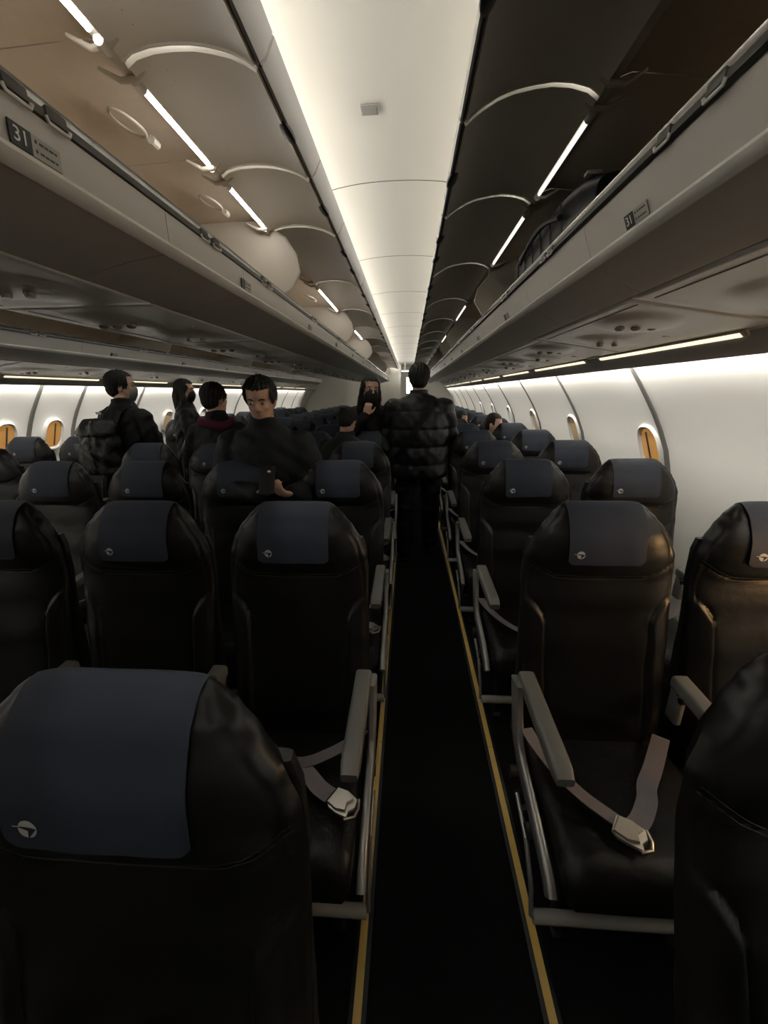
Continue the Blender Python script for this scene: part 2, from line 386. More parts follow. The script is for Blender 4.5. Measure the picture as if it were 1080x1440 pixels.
        for yy in (catches if L > .7 else (.4,)):
            yy *= L
            for dy in ((0,) if len(catches) == 2 else (0, .072)):
                mb = MB(); mb.cur = 1; mb.box((X(la+.002), yy+dy, lz-.006-ZB), (.018, .042, .020), bev=.004)
                mb.cur = 0
                mb.tube([(X(la-.006), yy+dy-.024, lz-.014-ZB), (X(la-.0065), yy+dy-.020, lz-.022-ZB), (X(la-.0065), yy+dy+.020, lz-.022-ZB), (X(la-.006), yy+dy+.024, lz-.014-ZB)], .003, 8)
                D['catch%d' % qi] = mb.mesh('catch', ['rim_white', 'hinge_dark']); qi += 1
        if divider:
            dv = P['div']
            poly = pl([(.01, 1.935), (la-.005, 1.965), (dv*.55+la*.3, 1.985), (dv+la*.3, 2.05), (dv*.85+la*.3, 2.12), (dv*.35, 2.19), (ha, hz), (ha+.02, hz+.03), (bk-.16, 2.26), (bk-.03, 2.17), (bk+.004, 2.0), (bk-.03, 1.94)])
            mb = MB(); mb.prism(poly, L-.012, L+.002); D['divider'] = mb.mesh('divider', 'bin_divider')
            e = poly[1:7]; mb = MB(); mb.tube([(x, L-.005, z) for x, z in e], .008, 8); D['divider_edge'] = mb.mesh('divider_edge', 'hinge')
        cache[key] = D
    D = cache[key]
    sh = ob('shelf', D['shelf'], root); ob('lip_highlight', D['lip_highlight'], sh); ob('face_seam', D['face_seam'], sh)
    ra = ob('rail', D['rail'], root); ob('rail_gap_shade', D['rail_shadow_gap'], ra)
    for k in D:
        if k.startswith('catch'): ob('catch', D[k], ra)
    ln = ob('liner', D['liner'], root)
    if P is LS: ob('pull_ring', D['pull_ring'], ln)
    hr = ob('hinge_rail', D['hinge_rail'], root)
    for k in ('hinge_arm0', 'hinge_arm1'): ob('hinge_arm', D[k], hr)
    if 'light_strip' in D:
        o = ob('light_strip', D['light_strip'], root); o['label'] = 'glowing white tube along the door hinge'; ob('lamp_socket', D['lamp_socket0'], o); ob('lamp_socket', D['lamp_socket1'], o)
    d = ob('door', D['door'], root)
    for k in ('end_rim', 'end_rim_2', 'edge_trim', 'edge_seal', 'latch0', 'latch1', 'hinge_plate0', 'hinge_plate1'):
        if k in D: ob(D[k].name.split('.')[0], D[k], d)
    if 'divider' in D: o = ob('divider', D['divider'], root); ob('divider_edge', D['divider_edge'], o)
    if plate:
        # black row plate and its grey seat guide, both lying on the sloping face just above the lip
        slope = Vector((X(la), 0, lz-1.866)).normalized(); nrm = Vector((-s, 0, 0)); nrm = (nrm-slope*nrm.dot(slope)).normalized()
        read = Vector((0, -s, 0)); base = Vector((X(-.007), plate[0]-y0, 1.867-ZB))
        rot = Matrix((tuple(read), tuple(slope), tuple(nrm))).transposed(); c = base+slope*.0165+nrm*.0012
        sc = plate[2] if len(plate) > 2 else 1
        mb = MB(); mb.box(c, (.036*sc, .030, .0024), rot); o = mb.build('row_plate', 'placard_black', root)
        if plate[1]:
            t = ob('row_number', T31, o); t.matrix_local = Matrix.Translation(c+nrm*.0016) @ rot.to_4x4()
        c2 = c+read*.046; mb = MB(); mb.cur = 0; mb.box(c2, (.054, .030, .002), rot); mb.cur = 1
        rr = random.Random(3)
        for row in (.007, -.006):
            u = -.021
            for q, wd in enumerate((.003, .0, .007, .006, .008, .004)):
                if wd: mb.box(c2+read*(u+wd/2)+slope*row+nrm*.0013, (wd, .003 if q else .0045, .0006), rot)
                u += wd+.0025 if wd else .0025
        mb.build('seat_guide', ['placard_grey', 'hinge_dark'], root)
    return root
ordn = ['nearest', 'second', 'third', 'fourth', 'fifth', 'sixth', 'seventh', 'eighth', 'ninth', 'tenth', 'eleventh', 'twelfth', 'thirteenth', 'fourteenth', 'fifteenth', 'sixteenth']
Lb = [-.9, .09, 1.089, 1.557, 2.05, 2.945, 3.895]+[3.895+.97*i for i in range(1, 10)]
for i, (a, b) in enumerate(zip(Lb, Lb[1:])):
    far = max(0, i-1)
    lab = 'open centre overhead bin left of the aisle, %s from the camera' % ordn[i]
    if i == 1: lab = 'open centre overhead bin left of the aisle with the black 31 row plate'
    if i == 2: lab = 'short open overhead bin left of the aisle, just past the 31 plate'
    pt = (.70, True) if i == 1 else (1.535, False, .8) if i == 2 else (a+.45, False, .35) if i > 3 else None
    bin_unit(LS, -1, -.607, a, b, lab, lights=i not in (4, 6, 8, 9, 11), divider=i in (3, 5, 7, 9, 11, 13), group='open centre bins left of the aisle', plate=pt)
Rb = [-1.25, -.45, .38, 1.33, 1.93, 2.8]+[2.8+.95*i for i in range(1, 12)]
for i, (a, b) in enumerate(zip(Rb[1:], Rb[2:])):
    lab = 'open overhead bin above the right window seats, %s in view from the camera end' % ordn[i]
    if i == 1: lab = 'open overhead bin on the right side with the black 31 row plate'
    if i == 2: lab = 'short open overhead bin on the right holding the black bag'
    pt = (1.11, True) if i == 1 else (a+.42, False, .8) if i > 2 else None
    bin_unit(RS, 1, .535, a, b, lab, lights='dim' if i in (2, 3, 5, 7) else False, divider=i in (3, 5, 6, 8, 10), group='open bins above the right window seats', plate=pt, catches=(.46, .60) if i == 1 else (.3,))
# other half of the centre bins and the far left outboard row, open like the rest
for i in range(9):
    a = 2.2+1.2*i; b = a+1.2
    bin_unit(RS, -1, 2*CX-.535, a, b, 'tan-lined open overhead bin along the far left wall, %s in view from the left' % ordn[i], lights=False, divider=i % 2 == 1, group='open bins along the far left wall', plate=(a+.35, False, .7))
for i in range(6):
    a = -.9+2.2*i; b = a+2.2
    r = empty('centre_bin_back', (CX-.26, a, ZB)); tag(r, 'grey rear half of the centre bin block, left aisle side, %s from camera' % ordn[i], 'overhead bin', 'left-aisle halves of the centre bins')
    mb = MB(); mb.prism([(.258, .05), (-.0, .05), (-.27, .08), (-.285, .10), (-.27, .20), (-.20, .36), (-.10, .47), (.258, .52)], .003, 2.197); mb.build('bin_body', 'bin_grey', r)
    mb = MB(); mb.prism([(-.268, .075), (-.288, .092), (-.284, .106), (-.272, .09)], .003, 2.197); mb.build('lip_highlight', 'rim_white', r)  # same painted highlight along the rounded lip

# ---------------------------------------------------------------- service panels under the bins
def service_panel(x0, z0, x1, z1, y, L, label, group):
    r = empty('service_panel', ((x0+x1)/2, y, min(z0, z1)-.004)); tag(r, label, 'service panel', group)
    zz = min(z0, z1); xm = (x0+x1)/2; W = (x1-x0); sl = (z1-z0)/W
    zf = lambda x: (z0+z1)/2-zz+sl*x
    mb = MB(); N = 12; n2 = 20; vs = []; 
    def relief(u, v):   # u across -1..1, v along 0..1 : two shallow oval bosses and one step
        h = 0
        for (cu, cv, ru, rv, hh) in ((-.25, .30, .50, .20, .016), (.15, .74, .55, .17, .014)):
            q = ((u-cu)/ru)**2+((v-cv)/rv)**2
            if q < 1: h -= hh*(1-q)**.5
        return h
    N = 26; K = 30
    for k in range(K+1):
        for j in range(N+1):
            u = j/N*2-1; v = k/K; x = u*W/2; vs.append((x, .004+v*(L-.008), zf(x)+relief(u, v)))
    fs = [(k*(N+1)+j, k*(N+1)+j+1, (k+1)*(N+1)+j+1, (k+1)*(N+1)+j) for k in range(K) for j in range(N)]
    mb.add(vs, fs); o = mb.build('panel_skin', 'psu', r)
    md = o.modifiers.new('t', 'SOLIDIFY'); md.thickness = .012; md.offset = 1
    mb = MB()
    for q in (-.06, 0, .06): mb.sphere((-.25*W/2+q, .30*L, zf(-.25*W/2)-.018), (.018, .018, .010), 14, 7)
    mb.build('reading_lamp', 'psu_dark', r)
    mb = MB()
    for q in (-.035, .035): mb.tube([(.15*W/2+q, .74*L, zf(.15*W/2)-.008), (.15*W/2+q, .74*L, zf(.15*W/2)-.026)], [.016, .012], 14)
    mb.build('air_nozzle', 'psu_dark', r)
    mb = MB(); mb.box((.62*W/2, .45*L, zf(.62*W/2)+.0), (.03, .012, .008), bev=.003); mb.build('indicator_light', 'rim_white', r)
    mb = MB(); mb.box((-.8*W/2, .5*L, zf(-.8*W/2)-.0005), (.006, L*.9, .002)); mb.build('panel_joint', 'seam', r)
    return r
for i in range(12):
    y = -.5+.95*i
    service_panel(.695, 1.775, 1.165, 1.70, y, .95, 'grey service panel with oval lamps above right window seats, %s from the camera' % ordn[i], 'service panels above the right seats')
    service_panel(CX-.27, 1.80, CX+.27, 1.80, y, .95, 'glossy grey service panel under the centre bins, %s from the camera' % ordn[i], 'service panels under the centre bins')
for i in range(9):
    service_panel(2*CX-1.165, 1.70, 2*CX-.695, 1.775, 1.9+1.1*i, 1.1, 'grey service panel above the far left window seats, %s from the left' % ordn[i], 'service panels above the far left seats')
for s in (1, -1):
    mb = MB(); pts = [(1.163, 1.715), (1.168, 1.694), (1.178, 1.690), (1.19, 1.668), (1.222, 1.630), (1.245, 1.614), (1.249, 1.620), (1.228, 1.638), (1.200, 1.670), (1.19, 1.70), (1.18, 1.745)]
    mb.prism([(mirx(x, s), z) for x, z in pts], YB, YE); struct(mb.build('trim_%d' % (3 if s > 0 else 4), 'bin_grey'))
    for i in range(11):
        y = (.28 if s > 0 else 2.0)+1.28*i
        if y > 13: break
        r = empty('valance_lamp', (mirx(1.178, s), y, 1.68))
        tag(r, 'warm glowing light strip above the %s wall panels, %s along from the camera' % ('right' if s > 0 else 'far left', ordn[i]), 'light strip', 'warm light strips on the %s' % ('right' if s > 0 else 'far left'))
        mb = MB(); mb.box((0, .54, .006), (.026, 1.12, .010), Matrix.Rotation(s*.75, 3, 'Y'), bev=.003); mb.build('housing', 'hinge', r)
        mb = MB(); mb.box((s*.000, .54, .000), (.019, 1.06, .006), Matrix.Rotation(s*.75, 3, 'Y'), bev=.002); mb.build('diffuser', 'valance_light', r)
# bag in the right bin
r = empty('cabin_bag', (.70, 1.40, 1.938)); tag(r, 'black soft travel bag with a carry handle lying in the open right overhead bin', 'bag')
mb = MB(); rings = []
for k in range(13):
    t = k/12; y = .04+t*.95; q = (1-abs(2*t-1)**5); hx = .13*(.75+.25*q); hz = .115*(.6+.4*q)
    rings.append([(-.04+hx*math.copysign(abs(math.cos(a))**.5, math.cos(a)), y, .118+hz*math.copysign(abs(math.sin(a))**.55, math.sin(a))) for a in [2*PI*j/28 for j in range(28)]])
mb.loft(rings); mb.build('bag_body', 'suitcase', r)
mb = MB(); mb.tube([(-.185, .2+.5*t, .13+.045*math.sin(PI*t)) for t in [i/12 for i in range(13)]], .010, 8); mb.build('handle', 'suitcase', r)
mb = MB()
for k in range(6): mb.tube([(-.175, .18+.11*k, .05), (-.176, .24+.11*k, .19)], .0035, 6)
mb.build('strap', 'hinge_dark', r)
mb = MB(); mb.box((-.12, .12, .215), (.05, .03, .012), bev=.004); mb.build('buckle', 'steel', r)
# ================================================================ SEATS
# local frame: x to the camera's right, y away from camera, the sitter looks towards -y; floor at z = 0
def wz(z):     # half width of the backrest
    return interp([(.40, .218), (.55, .224), (.8, .229), (.95, .230), (1.02, .225), (1.07, .208), (1.115, .184), (1.15, .157), (1.175, .135), (1.19, .118), (1.196, .09)], z)
def yf(z):     # front surface
    return interp([(.40, -.135), (.5, -.120), (.7, -.072), (.85, -.035), (.95, -.018), (1.02, -.022), (1.10, -.018), (1.15, -.004), (1.18, .016), (1.196, .045)], z)
def yb(z):     # rear surface
    return interp([(.40, -.03), (.5, -.022), (.7, .010), (.95, .040), (1.1, .062), (1.16, .068), (1.185, .062), (1.196, .055)], z)
CREASE = [(-.30, 1.040), (-.235, 1.008), (-.17, .966), (-.13, .949), (0, .945), (.13, .949), (.17, .966), (.235, 1.008), (.30, 1.040)]
def seg(p, a, b):
    ax, az = a; bx, bz = b; dx, dz = bx-ax, bz-az; t = max(0, min(1, ((p[0]-ax)*dx+(p[1]-az)*dz)/(dx*dx+dz*dz)))
    return math.hypot(p[0]-ax-t*dx, p[1]-az-t*dz)
def pl_d(p, L): return min(seg(p, a, b) for a, b in zip(L, L[1:]))
def crease_z(x):
    for (a, b), (c, d) in zip(CREASE, CREASE[1:]):
        if x <= c: return b+(d-b)*(x-a)/(c-a)
    return 1.045
BOL = [[(sx*.152, .48), (sx*.155, .62), (sx*.158, .78), (sx*.163, .82), (sx*.180, .850), (sx*.215, .880)] for sx in (-1, 1)]
SIDE = [[(sx*.212, .44), (sx*.218, .7), (sx*.214, .93), (sx*.195, 1.06), (sx*.160, 1.125), (sx*.128, 1.165), (sx*.118, 1.19)] for sx in (-1, 1)]
def bump_front(x, z):
    h = 0
    ax = abs(x)
    if z < .90:   # bolsters stand proud of the centre panel
        e = min(1, max(0, (ax-.150)/.02)); top = 1-min(1, max(0, (z-(.80+max(0, ax-.16)*1.1))/.03)); h += .013*e*top*min(1, max(0, (z-.42)/.05))
        h -= .006*math.exp(-((x/.10)**2))*math.exp(-((z-.66)/.13)**2)
    if z > .93: h += .015*min(1, max(0, (z-.935)/.035))*(1 if z < 1.06 else math.exp(-((z-1.06)/.06)**2))*(1-min(1, (ax/.20)**3))
    d = pl_d((x, z), CREASE); h -= .006*math.exp(-(d/.0045)**2)
    for l in BOL:
        d = pl_d((x, z), l); h -= .0065*math.exp(-(d/.005)**2)
    for l in SIDE:
        d = pl_d((x, z), l); h -= .0045*math.exp(-(d/.0042)**2)
    return h
def zlist():
    z = .40; out = []
    while z < 1.12: out.append(z); z += .0085
    while z < 1.194: out.append(z); z += .005
    out.append(1.1955); return out
ZL = zlist(); NF, NBK = 84, 26
rings = []
for z in ZL:
    w_ = wz(z); yf_, yb_ = yf(z), yb(z); yc = (yf_+yb_)/2; dp = (yb_-yf_)/2; rg = []
    for k in range(NF):          # front half, left to right
        a = PI-PI*k/(NF-1); c = math.cos(a); sgn = -1 if c < 0 else 1
        u = 1-2*k/(NF-1); u = -u; uu = math.copysign(1-(1-abs(u))**1.15, u)
        x = w_*uu; q = (1-abs(uu)**5)**(1/2.2)
        rg.append((x, yc-dp*q-bump_front(x, z)*q, z))
    for k in range(1, NBK):
        u = 1-2*k/NBK; x = w_*u; q = (1-abs(u)**5)**(1/2.6); rg.append((x, yc+dp*q, z))
    rings.append(rg)
rings = [[(x, y, z if z < .95 else .95+(z-.95)*.902) for x, y, z in rg] for rg in rings]
nR = len(rings[0]); allv = [p for r_ in rings for p in r_]
bv, hv = [], []
for i in range(len(rings)-1):
    for j in range(nR):
        k = (j+1) % nR; f = (i*nR+j, i*nR+k, (i+1)*nR+k, (i+1)*nR+j)
        cx = sum(allv[q][0] for q in f)/4; cz = sum(allv[q][2] for q in f)/4
        (hv if cz > crease_z(cx) else bv).append(f)
hv.append(tuple((len(rings)-1)*nR+j for j in range(nR))); bv.append(tuple(range(nR-1, -1, -1)))
def sub(faces):
    idx = {}; vs = []; fs = []
    for f in faces:
        nf = []
        for q in f:
            if q not in idx: idx[q] = len(vs); vs.append(allv[q])
            nf.append(idx[q])
        fs.append(tuple(nf))
    return vs, fs
mb = MB(); mb.add(*sub(bv)); ME_BACK = mb.mesh('backrest', 'leather', fix=False)
mb = MB(); mb.add(*sub(hv)); ME_HEAD = mb.mesh('headrest', 'leather', fix=False)
for me in (ME_BACK, ME_HEAD):
    bm = bmesh.new(); bm.from_mesh(me); bmesh.ops.recalc_face_normals(bm, faces=bm.faces)
    # make sure the front faces look towards -y
    sf = sum(f.normal.y*f.calc_area() for f in bm.faces if f.calc_center_median().y < -.02)
    if sf > 0: bmesh.ops.reverse_faces(bm, faces=bm.faces)
    bm.to_mesh(me); bm.free()
    me.polygons.foreach_set('use_smooth', [True]*len(me.polygons))
bvh = BVHTree.FromPolygons([Vector(p) for p in allv], [f for f in hv+bv])
def surf(x, ang=None, z=None):
    if z is not None: o_, d_ = Vector((x, -.6, z)), Vector((0, 1, 0))
    else:
        c_ = Vector((x, .030, 1.11)); d0 = Vector((0, -math.cos(ang), math.sin(ang))); o_ = c_+d0*.5; d_ = -d0
    h = bvh.ray_cast(o_, d_)
    return h[0], h[1]
# stitching lines lying in the creases
mb = MB()
for off in (-.006, .006):
    pts = []
    for k in range(41):
        x = -.226+.452*k/40; z = crease_z(x)+off; h = surf(x, z=z)
        if h[0]: pts.append(h[0]-Vector((0, .0006, 0)))
    mb.tube(pts, .0009, 5)
ME_STITCH = mb.mesh('stitching', 'stitch')
# cloth cover over the headrest
XC0, XC1 = -.111, .111
mb = MB(); rows = []
path = [('z', .998+.0115*i) for i in range(9)]+[('a', -.05+.16*i) for i in range(20)]
nx = 18
for kind, val in path:
    row = []
    for j in range(nx+1):
        x = XC0+(XC1-XC0)*j/nx
        h = surf(x, z=val) if kind == 'z' else surf(x, ang=val)
        nrm = Vector((0, -1, 0)) if kind == 'z' else Vector((0, -math.cos(val), math.sin(val)))
        wob = .0008*math.sin(x*60+val*9)
        row.append(h[0]+nrm*(.0048+wob))
    rows.append(row)
# smooth the drape a little
for it in range(3):
    rows = [rows[0]]+[[(rows[i-1][j]+rows[i][j]*2+rows[i+1][j])/4 for j in range(nx+1)] for i in range(1, len(rows)-1)]+[rows[-1]]
for row in rows[:3]:
    for p in row: p.y -= .001
# rounded lower corners
for j in (0, nx): rows[0][j] += Vector((.004 if j == 0 else -.004, 0, .006))
fs = [(i*(nx+1)+j, i*(nx+1)+j+1, (i+1)*(nx+1)+j+1, (i+1)*(nx+1)+j) for i in range(len(rows)-1) for j in range(nx)]
cv = [p for r_ in rows for p in r_]
mb = MB(); mb.add(cv, fs); 
nq = len(cv); off = []
for i, r_ in enumerate(rows):
    kind, val = path[i]; nrm = Vector((0, -1, 0)) if kind == 'z' else Vector((0, -math.cos(val), math.sin(val)))
    off += [p+nrm*.0022 for p in r_]
mb.add(off, fs)
rim = [(0, j) for j in range(nx+1)]+[(i, nx) for i in range(1, len(rows))]+[(len(rows)-1, j) for j in range(nx-1, -1, -1)]+[(i, 0) for i in range(len(rows)-2, 0, -1)]
ri = [i*(nx+1)+j for i, j in rim]
mb.f += [(ri[k], ri[(k+1) % len(ri)], ri[(k+1) % len(ri)]+nq, ri[k]+nq) for k in range(len(ri))]; mb.m += [0]*len(ri)
ME_COVER = mb.mesh('headrest_cover', 'cover_cloth')
cbvh = BVHTree.FromPolygons([Vector(p) for p in mb.v], mb.f)
# round swallow emblem on the cover
LC = (-.077, 1.030); RL = .0118
def onc(u, v, d):
    h = cbvh.ray_cast(Vector((LC[0]+u, -.6, LC[1]+v)), Vector((0, 1, 0)))
    return h[0]+Vector((0, -d, 0))
def patch(mb, pts, d):
    vs = [onc(u, v, d) for u, v in pts]; cu = sum(p[0] for p in pts)/len(pts); cw = sum(p[1] for p in pts)/len(pts)
    vs.append(onc(cu, cw, d)); n = len(pts); mb.add(vs, [(i, (i+1) % n, n) for i in range(n)])
mb = MB(); patch(mb, [(RL*math.cos(a), RL*math.sin(a)) for a in [2*PI*i/40 for i in range(40)]], .0007)
patch(mb, [(-.0195, .0022), (-.0185, .0014), (-.0112, .0015), (-.0112, .0030), (-.0185, .0030)], .0007)
mb.cur = 1
patch(mb, [(-.0112, .0030), (-.0112, .0018), (-.002, .0016), (.0, .0005), (.0020, -.0030), (.0018, -.0065), (.0000, -.0114), (.0012, -.0114), (.0055, -.0058), (.0112, .0006), (.0110, .0016), (.004, .0026), (-.004, .0031)], .0011)
ME_LOGO = mb.mesh('swallow_emblem', ['logo_white', 'logo_dark'], fix=False)
bm = bmesh.new(); bm.from_mesh(ME_LOGO)
for f in bm.faces:
    if f.normal.y > 0: f.normal_flip()
bm.to_mesh(ME_LOGO); bm.free()
# seat cushion
mb = MB(); rings = []
NYc = 40
for i in range(NYc+1):
    t = i/NYc; y = -.535+.46*t; 
    e = min(1, t/.16); q = math.sqrt(max(0, 1-(1-e)**2))
    ztop = .355+(.095)*q+.004*math.sin(t*3)-.025*t; zbot = .355-.045*q if t < .2 else .31
    wd = .226*(1-.10*(1-q)) 
    if t > .8: wd -= .02*(t-.8)/.2
    rg = []; n = 44
    for k in range(n):
        a = 2*PI*k/n; c, s_ = math.cos(a), math.sin(a); x = wd*math.copysign(abs(c)**.42, c); zc = (ztop+zbot)/2; hz = (ztop-zbot)/2
        z = zc+hz*math.copysign(abs(s_)**.5, s_)
        if s_ > 0:
            z -= .012*math.exp(-(x/.14)**2)*math.sin(PI*min(1, max(0, t)))
            # panel seam running round the sides of the cushion
            ln = [(sx*(.165-.02*(1-t)) , 0) for sx in (-1, 1)]
            dd = min(abs(abs(x)-(.150+.03*t)), 1); z -= .005*math.exp(-(dd/.006)**2)*(t > .28)
            z -= .004*math.exp(-((t-.28-max(0, abs(x)-.10)*.9)/.012)**2)*(abs(x) > .145)
        rg.append((x, y, z))
    rings.append(rg)
mb.loft(rings); ME_CUSH = mb.mesh('seat_cushion', 'leather_seat')
# rear shell with magazine pocket, seen only on the nearest rows
mb = MB(); rings = []
for i in range(25):
    z = .24+i*.034; w_ = .222 if z < .9 else wz(z)-.004; w_ = min(w_, wz(z)-.003) if z > .42 else .19+.03*min(1, (z-.24)/.1)
    y0 = yb(max(z, .4))-.008; dp = interp([(.24, .03), (.30, .085), (.48, .095), (.60, .05), (.8, .025), (1.0, .016), (1.056, .008)], z)
    rings.append([(w_*math.copysign(abs(math.cos(a))**.3, math.cos(a)), y0+dp*math.sin(a)**.6 if 0 < a < PI else y0-.012, z) for a in [PI*k/20 for k in range(21)]]+[(-w_*.98, y0-.014, z), (w_*.98, y0-.014, z)])
mb.loft(rings); ME_SHELL = mb.mesh('rear_shell', 'shell')
# armrests
def arm_mesh():
    mb = MB(); rings = []
    for i in range(15):
        t = i/14; y = -.425+t*.335; e = min(1, t/.10, (1-t)/.05+.5); h = .021*(.55+.45*math.sqrt(min(1, t/.12))) ; wd = .0255*(.82+.18*math.sqrt(min(1, t/.10)))
        zc = .612+.018*t-(.004 if t == 0 else 0)
        rings.append([(wd*math.copysign(abs(math.cos(a))**.45, math.cos(a)), y, zc+h*math.copysign(abs(math.sin(a))**.45, math.sin(a))) for a in [2*PI*k/24 for k in range(24)]])
    mb.loft(rings); return mb.mesh('armrest', 'arm_grey')
ME_ARM = arm_mesh()
def bar(mb, pts, tx, tz0, tz1=None):      # flat bar in the y-z plane, rounded outline
    tz1 = tz1 or tz0; n = len(pts); rings = []
    for i, (y, z) in enumerate(pts):
        a = pts[max(i-1, 0)]; b = pts[min(i+1, n-1)]; t = Vector((0, b[0]-a[0], b[1]-a[1])).normalized(); nn = Vector((0, -t.z, t.y)); h = tz0+(tz1-tz0)*i/(n-1)
        rings.append([Vector((tx*math.copysign(abs(math.cos(q))**.5, math.cos(q)), y, z))+nn*h*math.copysign(abs(math.sin(q))**.5, math.sin(q)) for q in [2*PI*k/14 for k in range(14)]])
    mb.loft(rings)
mb = MB(); bar(mb, [(-.105, .625), (-.11, .60), (-.135, .53), (-.17, .46), (-.22, .425), (-.32, .400), (-.42, .375), (-.475, .355), (-.50, .335)], .012, .040, .020)
ME_SIDE = mb.mesh('side_frame', 'side_silver')
mb = MB(); mb.tube([(0, -.10, .62), (0, -.12, .60)], .016, 12); mb.tube([(-.012, -.125, .585), (.012, -.125, .585)], .010, 12); ME_PIV = mb.mesh('pivot', 'black_plastic')
mb = MB(); mb.box((0, -.10, .56), (.022, .05, .14), bev=.006); ME_POST = mb.mesh('armrest_post', 'side_silver')
# under frame
mb = MB(); mb.tube([(0, -.33, .27), (0, -.405, .19), (0, -.425, .12)], .007, 8); mb.tube([(0, -.33, .27), (0, -.22, .30)], .007, 8); ME_HOOP = mb.mesh('side_hoop', 'side_silver')
mb = MB(); mb.tube([(-.245, -.425, .118), (.245, -.425, .118)], .0175, 14); ME_BAR = mb.mesh('baggage_bar', 'steel')
mb = MB()
for xx in (-.155, .155):
    pass
def leg(front):
    mb = MB()
    if front: mb.tube([(0, -.34, .30), (0, -.37, .16), (0, -.385, .02)], [.016, .014, .018], 10, flat=(1, 1)); mb.box((0, -.385, .010), (.035, .07, .02), bev=.004)
    else: mb.tube([(0, -.14, .30), (0, -.06, .15), (0, -.03, .02)], [.018, .015, .018], 10); mb.box((0, -.03, .010), (.035, .08, .02), bev=.004)
    return mb.mesh('leg', 'black_plastic')
ME_LEGF, ME_LEGB = leg(True), leg(False)
mb = MB(); mb.tube([(-.25, -.32, .29), (.25, -.32, .29)], .020, 12); mb.tube([(-.25, -.14, .29), (.25, -.14, .29)], .020, 12); ME_BEAM = mb.mesh('cross_beam', 'hinge_dark')
# belts
def buckle_mesh():
    mb = MB(); mb.cur = 0
    out = [(-.034, -.020), (-.030, .024), (.0, .030), (.034, .024), (.040, .004), (.030, -.012), (.034, -.026), (.0, -.030), (-.022, -.028)]
    for z0, z1, sc in ((.010, .016, .94),):
        pass
    n = len(out); rings = []
    for z, sc in ((.0, .96), (.003, 1.0), (.009, 1.0), (.011, .97)): rings.append([(x*sc, y*sc, z) for x, y in out])
    mb.loft(rings); top = [(-.032, -.022), (-.026, .020), (.004, .025), (.028, .016), (.018, 0), (.024, -.018), (.0, -.026)]
    rings = [[(x*sc, y*sc, z+.002*(x > 0)) for x, y in top] for z, sc in ((.011, 1), (.016, .98), (.018, .92))]; mb.loft(rings)
    mb.tube([(.030, -.030, .006), (.050, -.012, .007), (.048, .008, .007), (.036, .028, .006)], .0035, 8)
    return mb.mesh('buckle', 'buckle')
ME_BUCK = buckle_mesh()
def belt(pts, name='belt_strap', w_=.046, up=(0, 0, 1)):
    P_ = [Vector(p) for p in pts]; out = []
    for i in range(len(P_)-1):
        p0, p1, p2, p3 = P_[max(i-1, 0)], P_[i], P_[i+1], P_[min(i+2, len(P_)-1)]
        for k in range(8):
            t = k/8; out.append(.5*((2*p1)+(-p0+p2)*t+(2*p0-5*p1+4*p2-p3)*t*t+(-p0+3*p1-3*p2+p3)*t**3))
    out.append(P_[-1]); mb = MB(); mb.ribbon(out, w_, .0022, up); return mb.mesh(name, 'belt')
BELT_R = [belt([(-.225, -.17, .505), (-.205, -.22, .490), (-.165, -.29, .474), (-.125, -.345, .468), (-.085, -.385, .466), (-.06, -.41, .468)], up=(.25, .1, 1)),
          belt([(-.035, -.42, .466), (-.005, -.40, .470), (.03, -.36, .480), (.06, -.31, .47), (.12, -.24, .455), (.20, -.14, .46)], up=(0, .2, 1))]
BELT_L = [belt([(.218, -.18, .505), (.19, -.215, .495), (.12, -.25, .478), (.05, -.275, .47), (-.02, -.27, .468)], up=(-.2, .2, 1)),
          belt([(.0, -.28, .466), (.06, -.30, .474), (.115, -.345, .470), (.15, -.365, .468)], up=(0, .1, 1))]
BELT_P = [belt([(-.215, -.15, .48), (-.19, -.22, .475), (-.16, -.28, .467), (-.13, -.32, .464)], up=(.2, .1, 1)),
          belt([(.215, -.15, .48), (.18, -.20, .470), (.12, -.24, .462), (.03, -.27, .458)], up=(-.2, .1, 1))]
mb = MB(); mb.box((0, 0, 0), (.03, .04, .012), bev=.004); ME_ANCH = mb.mesh('belt_anchor', 'buckle')

def seat(loc, belt_kind, arm_r, arm_l, side_r=False, side_l=False, detail=True):
    r = empty('airline_seat', loc)
    ob('backrest', ME_BACK, r); h = ob('headrest', ME_HEAD, r); ob('stitching', ME_STITCH, h)
    c = ob('headrest_cover', ME_COVER, r); c['label'] = 'dark blue cloth cover with a small white round emblem'; ob('swallow_emblem', ME_LOGO, c)
    if not detail: return r
    ob('seat_cushion', ME_CUSH, r); ob('rear_shell', ME_SHELL, r)
    for on, x, sd, sg in ((arm_r, .215 if side_r else .252, side_r, 1), (arm_l, -.215 if side_l else -.252, side_l, -1)):
        if on:
            a = ob('armrest', ME_ARM, r, (x, 0, 0)); ob('pivot', ME_PIV, a)
            if sd:
                sfr = ob('side_frame', ME_SIDE, r, (x+sg*.030, 0, 0)); ob('side_hoop', ME_HOOP, sfr, (sg*.004, 0, 0))
            else: ob('armrest_post', ME_POST, r, (x, 0, 0))
    b = ob('baggage_bar', ME_BAR, r); ob('cross_beam', ME_BEAM, r)
    for xx in (-.16, .16): ob('leg', ME_LEGF, r, (xx, 0, 0)); ob('leg', ME_LEGB, r, (xx, 0, 0))
    B = {'R': BELT_R, 'L': BELT_L, 'P': BELT_P}[belt_kind]
    s1 = ob('belt_strap', B[0], r); s2 = ob('belt_strap', B[1], r)
    k = ob('buckle', ME_BUCK, r)
    k.location, k.rotation_euler = {'R': ((-.055, -.435, .468), (.1, .05, -.55)), 'L': ((.185, -.385, .468), (.1, 0, -.5)), 'P': ((-.115, -.345, .462), (0, 0, -.6))}[belt_kind]
    return r
